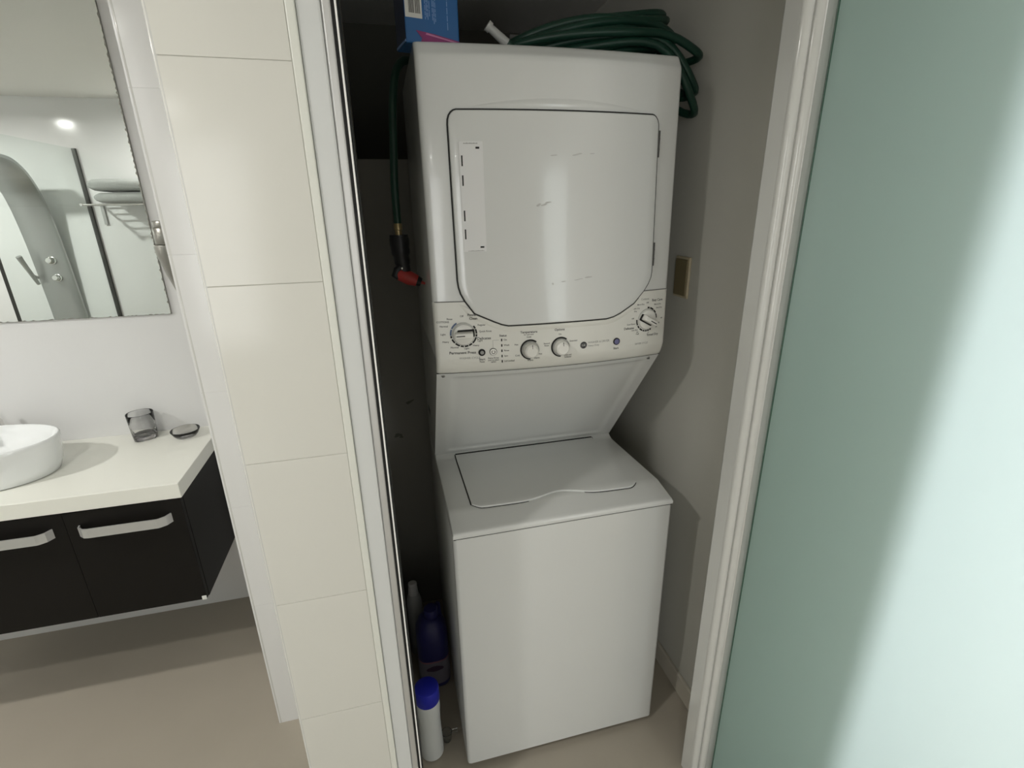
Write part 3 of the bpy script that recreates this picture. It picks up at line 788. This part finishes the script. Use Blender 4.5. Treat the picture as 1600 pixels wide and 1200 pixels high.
link('hanging_hose', tube(bmesh.new(), catmull([(0.24, 0.44, 1.935), (0.12, 0.40, 1.920), (0.03, 0.345, 1.922), (-0.020, 0.320, 1.908), (-0.041, 0.305, 1.84), (-0.051, 0.30, 1.72), (-0.056, 0.30, 1.64), (-0.0565, 0.30, 1.552)], 8), HR, 12), HOSE, hs, smooth=True, angle=80)
nz = link('spray_nozzle', tube(bmesh.new(), catmull([(-0.0565, 0.30, 1.530), (-0.0560, 0.30, 1.515), (-0.0550, 0.30, 1.485), (-0.0525, 0.30, 1.455), (-0.050, 0.30, 1.430)], 4), [0.0235] * 3 + [0.0250] * 3 + [0.0235] * 3 + [0.0200] * 3 + [0.0175] * 5, 18), BLACKPL, hs, smooth=True, angle=60)
nz['label'] = 'black spray nozzle with red head'
bm = bmesh.new()
lathe(bm, [(0.0085, 1.530), (0.0085, 1.541), (0.0105, 1.542), (0.0105, 1.556), (0.009, 1.558)], (-0.0565, 0.30, 0), 18)
link('brass_coupling', bm, BRASS, nz, smooth=True)
bm = bmesh.new(); tube(bm, [(-0.070, 0.298, 1.440), (-0.062, 0.297, 1.434), (-0.038, 0.294, 1.422), (-0.020, 0.292, 1.415)], [0.013, 0.0175, 0.0180, 0.0145], 18)
link('red_head', bm, REDPL, nz, smooth=True)
bm = bmesh.new(); tube(bm, [(-0.021, 0.292, 1.4155), (-0.010, 0.291, 1.411)], [0.0135, 0.0105], 18); link('nozzle_rim', bm, BLACKPL, nz, smooth=True)
bm = bmesh.new(); tube(bm, [(-0.0105, 0.291, 1.4112), (0.000, 0.290, 1.407)], [0.0045, 0.003], 12); link('nozzle_tip', bm, REDPL, nz, smooth=True)
bm = bmesh.new(); tube(bm, [(-0.058, 0.29, 1.452), (-0.069, 0.29, 1.444), (-0.0745, 0.29, 1.432), (-0.066, 0.29, 1.425)], [0.008, 0.0095, 0.0095, 0.007], 10)
box(bm, -0.078, -0.068, 0.285, 0.295, 1.4425, 1.4455)
link('trigger', bm, BLACKPL, nz, smooth=True)
bm = bmesh.new(); lathe(bm, [(0.0028, 0), (0.0028, 0.001), (0.0015, 0.0018)], (-0.056, 0.283, 1.449), 12, axis=(0, -1, 0)); link('rivet', bm, CHROME, nz, smooth=True)

# bottles on the closet floor, left of the washer
b1 = thing('cleaner_bottle', 'white plastic bottle with blue cap on the closet floor', 'bottle', (-0.099, 0.082, 0), )
o = link('body', lathe(bmesh.new(), [(0.030, 0.0), (0.035, 0.004), (0.0355, 0.03), (0.0345, 0.06), (0.0335, 0.09), (0.0325, 0.13), (0.0335, 0.165), (0.035, 0.19), (0.0345, 0.214), (0.031, 0.224)], (0, 0, 0), 32), WBOT, b1, smooth=True)
o = link('cap', lathe(bmesh.new(), [(0.0345, 0.218), (0.036, 0.222), (0.036, 0.262), (0.0345, 0.268), (0.030, 0.271)], (0, 0, 0), 32), BLUECAP, b1, smooth=True)
b2 = thing('detergent_jug', 'dark indigo detergent jug with pale lower label behind the white bottle', 'jug', (-0.063, 0.352, 0))
def sq(bm, prof, sx, sy, n=36, p=3.2):
    rows = []
    for r, zv in prof:
        row = []
        for k in range(n):
            a = 2 * math.pi * k / n; ca, sa = math.cos(a), math.sin(a)
            q = (abs(ca) ** p + abs(sa) ** p) ** (-1 / p)
            row.append((r * sx * q * ca, r * sy * q * sa, zv))
        rows.append(row)
    V = grid(bm, rows, closed_u=True); bm.faces.new(V[0][::-1]); bm.faces.new(V[-1]); return bm
link('body', sq(bmesh.new(), [(0.9, 0), (0.98, 0.006), (1, 0.02), (1, 0.20), (0.97, 0.22), (0.82, 0.245), (0.60, 0.265), (0.42, 0.272)], 0.054, 0.060), PURPLE, b2, smooth=True, angle=60)
link('lower_label', sq(bmesh.new(), [(1.004, 0.022), (1.008, 0.024), (1.008, 0.118), (1.004, 0.120)], 0.054, 0.060), PALEP, b2, smooth=True, angle=60)
bm = bmesh.new()
for k in range(24):
    pass
rows = []
for j in range(5):
    rows.append([((-0.030 + 0.06 * k / 12) * math.sqrt(max(0.02, 1 - ((j - 2) / 2.05) ** 2)), -0.0608, 0.094 + (j - 2) * 0.006) for k in range(13)])
grid(bm, rows); link('oval_mark', bm, DARKP, b2)
link('pink_line', sq(bmesh.new(), [(1.006, 0.119), (1.010, 0.120), (1.010, 0.124), (1.006, 0.125)], 0.054, 0.060), mat('dusky_pink_print', (0.28, 0.13, 0.17), 0.5), b2, smooth=True)
link('cap', lathe(bmesh.new(), [(0.021, 0.270), (0.024, 0.272), (0.024, 0.298), (0.022, 0.302), (0.017, 0.303)], (0.004, 0, 0), 28), PURPLE, b2, smooth=True)
link('handle', tube(bmesh.new(), catmull([(0.030, 0.0, 0.262), (0.030, 0.040, 0.272), (0.030, 0.064, 0.245), (0.030, 0.066, 0.20), (0.030, 0.058, 0.165)], 6), 0.010, 12), PURPLE, b2, smooth=True)
b3 = thing('frosted_bottle', 'slim whitish bottle with white cap at the back of the closet floor', 'bottle', (-0.112, 0.478, 0))
link('body', lathe(bmesh.new(), [(0.024, 0.0), (0.0275, 0.005), (0.0285, 0.06), (0.0285, 0.20), (0.027, 0.235), (0.022, 0.258), (0.017, 0.268)], (0, 0, 0), 28), mat('cloudy_bottle_plastic', (0.42, 0.43, 0.43), 0.4), b3, smooth=True)
link('cap', lathe(bmesh.new(), [(0.0175, 0.266), (0.0180, 0.268), (0.0165, 0.292), (0.0155, 0.295), (0.0155, 0.312), (0.012, 0.315)], (0, 0, 0), 24), mat('greyish_cap_plastic', (0.60, 0.60, 0.60), 0.4), b3, smooth=True)
sc = thing('plastic_scoop', 'small translucent plastic scoop on the floor beside the blue capped bottle', 'scoop', (-0.050, 0.105, 0))
bm = bmesh.new(); lathe(bm, [(0.012, 0.001), (0.013, 0.002), (0.0165, 0.034), (0.0150, 0.034), (0.0120, 0.004), (0.0, 0.004)], (0, 0, 0), 20, cap1=False)
link('cup', bm, CLEARPL, sc, smooth=True)
link('scoop_handle', B(0.010, 0.034, -0.005, 0.005, 0.030, 0.0335, 0.001), CLEARPL, sc)
# junction plate high in the recess
jb = tag(link('junction_cover', B(0.49, 0.60, 1.288, 1.30, 2.20, 2.262, 0.003), mat('dusty_grey_plastic', (0.35, 0.35, 0.33), 0.6)), 'dim grey cover plate high in the dark recess above the dryer', 'cover plate')

# ------------------------------------------------------------------ bathroom things
van = thing('vanity_cabinet', 'dark wenge wall hung vanity cabinet with satin handles', 'cabinet', (-1.29, 0.73, 0))
def pl(o): return place(o, van)
pl(link('carcass', B(-1.84, -0.775, 0.520, 0.953, 0.380, 0.769, 0.001), WENGE))
DX = [-1.836, -1.4005, -1.0895, -0.776]
DXS = [(-1.0872, -0.776), (-1.3980, -1.0880), (-1.836, -1.401)]
for a, b in DXS:
    d = pl(link('drawer_front', B(a, b, 0.500, 0.519, 0.383, 0.766, 0.0012), WENGE))
    cxm = (a + b) / 2 - (0.0 if a > -1.2 else 0.0)
    hx0, hx1 = cxm - 0.121, cxm + 0.121
    path = [(hx0, 0.4995, 0.7065), (hx0 + 0.003, 0.487, 0.7065), (hx0 + 0.018, 0.474, 0.7065)] + [(hx0 + 0.03 + (0.242 - 0.06) * k / 8, 0.4715, 0.7065) for k in range(9)] + [(hx1 - 0.024, 0.4735, 0.7065), (hx1 - 0.010, 0.482, 0.7065), (hx1, 0.4995, 0.7065)]
    bm = bmesh.new(); rows = []
    for i, p in enumerate(path):
        q = Vector(path[min(i + 1, len(path) - 1)]) - Vector(path[max(i - 1, 0)]); q.normalize(); nn = Vector((q.y, -q.x, 0)); pp = Vector(p)
        rows.append([pp + nn * 0.002 + Vector((0, 0, 0.0150)), pp + nn * 0.002 - Vector((0, 0, 0.0150)), pp - nn * 0.002 - Vector((0, 0, 0.0150)), pp - nn * 0.002 + Vector((0, 0, 0.0150))])
    V = grid(bm, rows, closed_u=True); bm.faces.new(V[0]); bm.faces.new(V[-1][::-1])
    h = link('drawer_handle', bm, ALU, d); h.location = (0, 0, 0)
pl(link('corner_clip', B(-0.790, -0.776, 0.4985, 0.5015, 0.3815, 0.397, 0.001), mat('white_clip_plastic', (0.75, 0.75, 0.72), 0.5)))
ct = tag(link('vanity_countertop', B(-1.85, -0.769, 0.496, 0.9545, 0.770, 0.820, 0.002), QUARTZ), 'thick cream white countertop slab on the dark vanity', 'countertop')
# vessel sink
sk = thing('vessel_sink', 'white oval vessel sink standing on the cream countertop', 'sink', (-1.44, 0.697, 0.820))
def sup(rx, ry, zv, n=64, p=2.2):
    row = []
    for k in range(n):
        a = 2 * math.pi * k / n; ca, sa = math.cos(a), math.sin(a); q = (abs(ca) ** p + abs(sa) ** p) ** (-1 / p)
        row.append((rx * q * ca, ry * q * sa, zv))
    return row
bm = bmesh.new()
rows = [sup(0.255, 0.130, 0.0005), sup(0.262, 0.136, 0.004), sup(0.272, 0.142, 0.03), sup(0.280, 0.147, 0.07), sup(0.2845, 0.150, 0.105), sup(0.285, 0.150, 0.1165), sup(0.283, 0.148, 0.120), sup(0.280, 0.145, 0.1205), sup(0.276, 0.141, 0.118), sup(0.265, 0.133, 0.09), sup(0.235, 0.113, 0.05), sup(0.17, 0.08, 0.026), sup(0.06, 0.035, 0.018), sup(0.024, 0.024, 0.0175)]
V = grid(bm, rows, closed_u=True); bm.faces.new(V[0][::-1]); bm.faces.new(V[-1])
link('basin', bm, CERAM, sk, smooth=True, angle=70)
link('drain', lathe(bmesh.new(), [(0.022, 0.0176), (0.022, 0.020), (0.016, 0.0215)], (0, 0, 0), 24), CHROME, sk, smooth=True)
fc = thing('basin_faucet', 'chrome faucet behind the vessel sink at the left edge', 'faucet', (-1.432, 0.893, 0.820))
link('faucet_body', lathe(bmesh.new(), [(0.028, 0), (0.028, 0.006), (0.0235, 0.010), (0.0235, 0.118), (0.020, 0.124)], (0, 0, 0), 28), CHROME, fc, smooth=True)
link('spout', tube(bmesh.new(), catmull([(0, -0.01, 0.112), (0, -0.05, 0.128), (0, -0.10, 0.140), (0, -0.13, 0.132)], 6), 0.011, 14), CHROME, fc, smooth=True)
link('lever', tube(bmesh.new(), [(0, 0.0, 0.122), (0, 0.004, 0.140), (0, 0.02, 0.150)], 0.007, 12), CHROME, fc, smooth=True)
# tumbler (squared base, slightly flaring) and soap dish
gt = tag(link('glass_tumbler', bmesh.new(), SMOKE), 'smoked glass tumbler standing on the countertop near the wall', 'tumbler')
bm = bmesh.new(); rows = []
for r, zv, p in [(0.034, 0.0, 4.0), (0.037, 0.002, 4.0), (0.0385, 0.02, 3.4), (0.0405, 0.06, 2.6), (0.0420, 0.096, 2.1), (0.0415, 0.0975, 2.1), (0.0403, 0.096, 2.1), (0.0385, 0.06, 2.6), (0.0362, 0.024, 3.2), (0.033, 0.016, 3.4)]:
    row = []
    for k in range(40):
        a = 2 * math.pi * k / 40; ca, sa = math.cos(a), math.sin(a); q = (abs(ca) ** p + abs(sa) ** p) ** (-1 / p)
        a2 = math.radians(28); x_, y_ = r * q * ca, r * q * sa
        row.append((x_ * math.cos(a2) - y_ * math.sin(a2), x_ * math.sin(a2) + y_ * math.cos(a2), zv))
    rows.append(row)
V = grid(bm, rows, closed_u=True); bm.faces.new(V[0][::-1]); bm.faces.new(V[-1])
bmesh.ops.recalc_face_normals(bm, faces=bm.faces); bm.to_mesh(gt.data); bm.free()
for p in gt.data.polygons: p.use_smooth = True
link('thick_base', lathe(bmesh.new(), [(0.0325, 0.003), (0.034, 0.004), (0.0345, 0.0125), (0.0335, 0.014)], (0, 0, 0), 32), SMOKED, gt, smooth=True)
gt.location = (-1.006, 0.900, 0.8204)
bm = bmesh.new()
lathe(bm, [(0.030, 0.0), (0.033, 0.001), (0.040, 0.010), (0.0475, 0.026), (0.0470, 0.0275), (0.0450, 0.0265), (0.0370, 0.011), (0.030, 0.0065)], (0, 0, 0), 40)
sd = tag(link('soap_dish', bm, mat_dish := glass('dish_smoked_glass', (0.74, 0.73, 0.74)), smooth=True, angle=60), 'small round smoked glass soap dish right of the tumbler', 'dish')
sd.location = (-0.864, 0.872, 0.8204)
# mirror
mr = thing('wall_mirror', 'frameless bathroom mirror with chipped dark edge on the back wall', 'mirror', (-1.3, 0.955, 1.26))
def mpoly():
    return [(-1.87, 1.264), (-0.845, 1.2575), (-0.843, 2.21), (-1.87, 2.21)]
bm = bmesh.new(); prism(bm, mpoly(), 'y', 0.9475, 0.9545)
o = place(link('mirror_pane', bm, [MIREDGE, MIRROR]), mr)
for p in o.data.polygons:
    if p.normal.y < -0.9: p.material_index = 1
bm = bmesh.new()
n = 150
def strip(bm, P0, P1, wd, jag):
    P0, P1 = Vector(P0), Vector(P1); d = (P1 - P0); L = d.length; d.normalize(); nn = Vector((-d.z, 0, d.x)); rows = [[], []]
    m = int(L / 0.006)
    for k in range(m + 1):
        p = P0 + d * (L * k / m); rows[0].append(p); rows[1].append(p + nn * (wd + jag * random.random() ** 3))
    grid(bm, rows)
strip(bm, (-0.8448, 0.9470, 1.2575), (-0.8428, 0.9470, 2.21), 0.0010, 0.0045)
strip(bm, (-1.87, 0.9470, 1.264), (-0.845, 0.9470, 1.2575), 0.0008, 0.003)
place(link('chipped_edge', bm, MIREDGE), mr)
# chrome fixture on the side wall, cut off by the tiled wall end
FXM = mat('tarnished_chrome', (0.34, 0.33, 0.30), 0.28, metal=0.95)
fx = thing('chrome_wall_fixture', 'pointed chrome wall fixture at the mirror edge, half behind the white wall end', 'fixture', (-0.62, 0.55, 1.35))
FC = (-0.628, 0.50)
bm = bmesh.new(); lathe(bm, [(0.0395, 1.556), (0.041, 1.558), (0.041, 1.572), (0.0395, 1.574)], (*FC, 0), 32); place(link('top_ring', bm, FXM, smooth=True, angle=50), fx)
bm = bmesh.new(); lathe(bm, [(0.0425, 1.515), (0.044, 1.517), (0.044, 1.555), (0.0425, 1.557)], (*FC, 0), 32); place(link('collar', bm, FXM, smooth=True, angle=50), fx)
bm = bmesh.new(); lathe(bm, [(0.002, 1.325), (0.008, 1.345), (0.020, 1.385), (0.036, 1.44), (0.0475, 1.49), (0.0490, 1.510), (0.0480, 1.514)], (*FC, 0), 32); place(link('pointed_body', bm, FXM, smooth=True, angle=50), fx)
place(link('wall_plate', B(-0.610, -0.580, 0.47, 0.53, 1.53, 1.57, 0.003), FXM), fx)
# things seen in the mirror: shower screen, shower panel, towel rack, towels
gs = thing('shower_screen', 'clear glass shower screen with dark edge profiles seen in the mirror', 'shower screen', (-1.9, -0.55, 0))
place(link('glass_panel', B(-1.904, -1.896, -1.035, -0.07, 0.01, 1.985), CLEARG), gs)
place(link('wall_profile', B(-1.910, -1.890, -1.0395, -1.020, 0.005, 1.988, 0.001), DARKMET), gs)
place(link('edge_profile', B(-1.906, -1.894, -0.070, -0.060, 0.005, 1.988, 0.001), DARKMET), gs)
sp = thing('shower_tower', 'grey bowed metal shower tower with overhead arm seen in the mirror', 'shower tower', (-2.17, -1.04, 0))
PX0, PX1 = -2.275, -2.085
pp = catmull([(0, 0.030, 0.55), (0, 0.040, 0.95), (0, 0.062, 1.25), (0, 0.090, 1.50), (0, 0.130, 1.68), (0, 0.200, 1.81), (0, 0.300, 1.88), (0, 0.420, 1.895)], 6)
bm = bmesh.new(); rows = []
for i, p in enumerate(pp):
    t = pp[min(i + 1, len(pp) - 1)] - pp[max(i - 1, 0)]; t.normalize(); nn = Vector((0, t.z, -t.y))
    f = Vector((0, p.y - 1.04, p.z)); bk = f - nn * 0.028
    ex = 0.0
    rows.append([(PX0 + 0.012, *(f.yz)), ((PX0 + PX1) / 2, *((f + nn * 0.004).yz)), (PX1 - 0.012, *(f.yz)), (PX1, *((f - nn * 0.010).yz)), (PX1, *(bk.yz)), (PX0, *(bk.yz)), (PX0, *((f - nn * 0.010).yz))])
V = grid(bm, rows, closed_u=True); bm.faces.new(V[0][::-1]); bm.faces.new(V[-1])
place(link('tower_body', bm, STEEL, smooth=True, angle=40), sp)
place(link('wall_bracket', B(-2.20, -2.16, -1.0395, -0.985, 1.2, 1.3, 0.002), STEEL), sp)
for zv, r in ((1.325, 0.026), (1.215, 0.024)):
    yy = -1.04 + 0.066
    kb = place(link('mixer_knob', lathe(bmesh.new(), [(r, 0), (r, 0.012), (r * 0.8, 0.014), (r * 0.75, 0.040), (r * 0.6, 0.044)], (-2.16, yy + (0.006 if zv > 1.3 else -0.004), zv), 24, axis=(0, 1, 0.1)), CHROME, smooth=True), sp)
bm = bmesh.new(); tube(bm, [(-2.295, -0.90, 1.36), (-2.290, -0.925, 1.30), (-2.272, -0.965, 1.18)], [0.016, 0.013, 0.010], 14)
place(link('hand_shower', bm, STEEL, smooth=True), sp)
place(link('hand_shower_hook', cyl(bmesh.new(), (-2.278, -0.985, 1.22), (-2.280, -0.940, 1.24), 0.010, 12), CHROME, smooth=True), sp)
rk = thing('towel_rack', 'chrome hotel towel rack on the white wall seen in the mirror', 'towel rack', (-1.55, -1.04, 1.65))
RZ_ = 1.655
for xa_ in (-1.832, -1.262):
    place(link('side_arm', cyl(bmesh.new(), (xa_, -1.036, RZ_), (xa_, -0.785, RZ_), 0.007, 14), CHROME, smooth=True), rk)
    place(link('wall_mount', B(xa_ - 0.010, xa_ + 0.010, -1.0395, -1.028, 1.535, RZ_ + 0.012, 0.002), BRASS if False else STEEL), rk)
for k in range(5):
    place(link('rail', cyl(bmesh.new(), (-1.832, -1.010 + 0.052 * k, RZ_), (-1.262, -1.010 + 0.052 * k, RZ_), 0.005, 12), CHROME, smooth=True), rk)
def towel(z0, h, x0, lab):
    bm = bmesh.new(); rows = []
    n = 20
    for j in range(13):
        x = x0 + 0.44 * j / 12
        row = []
        for k in range(n):
            a = 2 * math.pi * k / n; ca, sa = math.cos(a), math.sin(a); q = (abs(ca) ** 5 + abs(sa) ** 2.2) ** -0.33
            endf = 1.0 if 0 < j < 12 else 0.86
            row.append((x + (0.0), -0.905 + 0.100 * q * ca * endf, z0 + h / 2 + h / 2 * max(-1, min(1, q * sa)) * endf * (1 + 0.03 * math.sin(j * 1.3 + k))))
        rows.append(row)
    # rounded left end
    lead = []
    for s, d in ((0.45, -0.030), (0.75, -0.022), (0.93, -0.010)):
        lead.append([(x0 + d, -0.905 + (p[1] + 0.905) * (0.9 + 0.1 * s), z0 + h / 2 + (p[2] - z0 - h / 2) * s) for p in rows[1]])
    rows = lead + rows[1:]
    V = grid(bm, rows, closed_u=True); bm.faces.new(V[0][::-1]); bm.faces.new(V[-1])
    return tag(link('folded_towel', bm, TOWEL, smooth=True, angle=80), lab, 'towel', 'folded towels on the rack')
towel(1.6610, 0.066, -1.735, 'folded grey towel lying directly on the towel rack, lower of two')
towel(1.7300, 0.075, -1.755, 'folded grey towel on top of the other towel on the rack')
# recessed ceiling lights
for i, (x, y, p) in enumerate(LAMPS):
    lab = ['round recessed ceiling light nearest the tiled column', 'round recessed ceiling light over the shower end of the bathroom', 'round recessed ceiling light at the far left of the hall'][i]
    t = thing('recessed_light', lab, 'ceiling light', (x, y, CEIL), 'recessed ceiling lights')
    bm = bmesh.new(); lathe(bm, [(0.044, -0.001), (0.058, -0.001), (0.060, -0.005), (0.058, -0.010), (0.046, -0.010), (0.044, -0.004)], (0, 0, 0), 32, cap0=False, cap1=False)
    link('trim_ring', bm, CHROME, t, smooth=True)
    link('lamp_glass', lathe(bmesh.new(), [(0.043, -0.004), (0.043, -0.001)], (0, 0, 0), 28), WARMG, t)
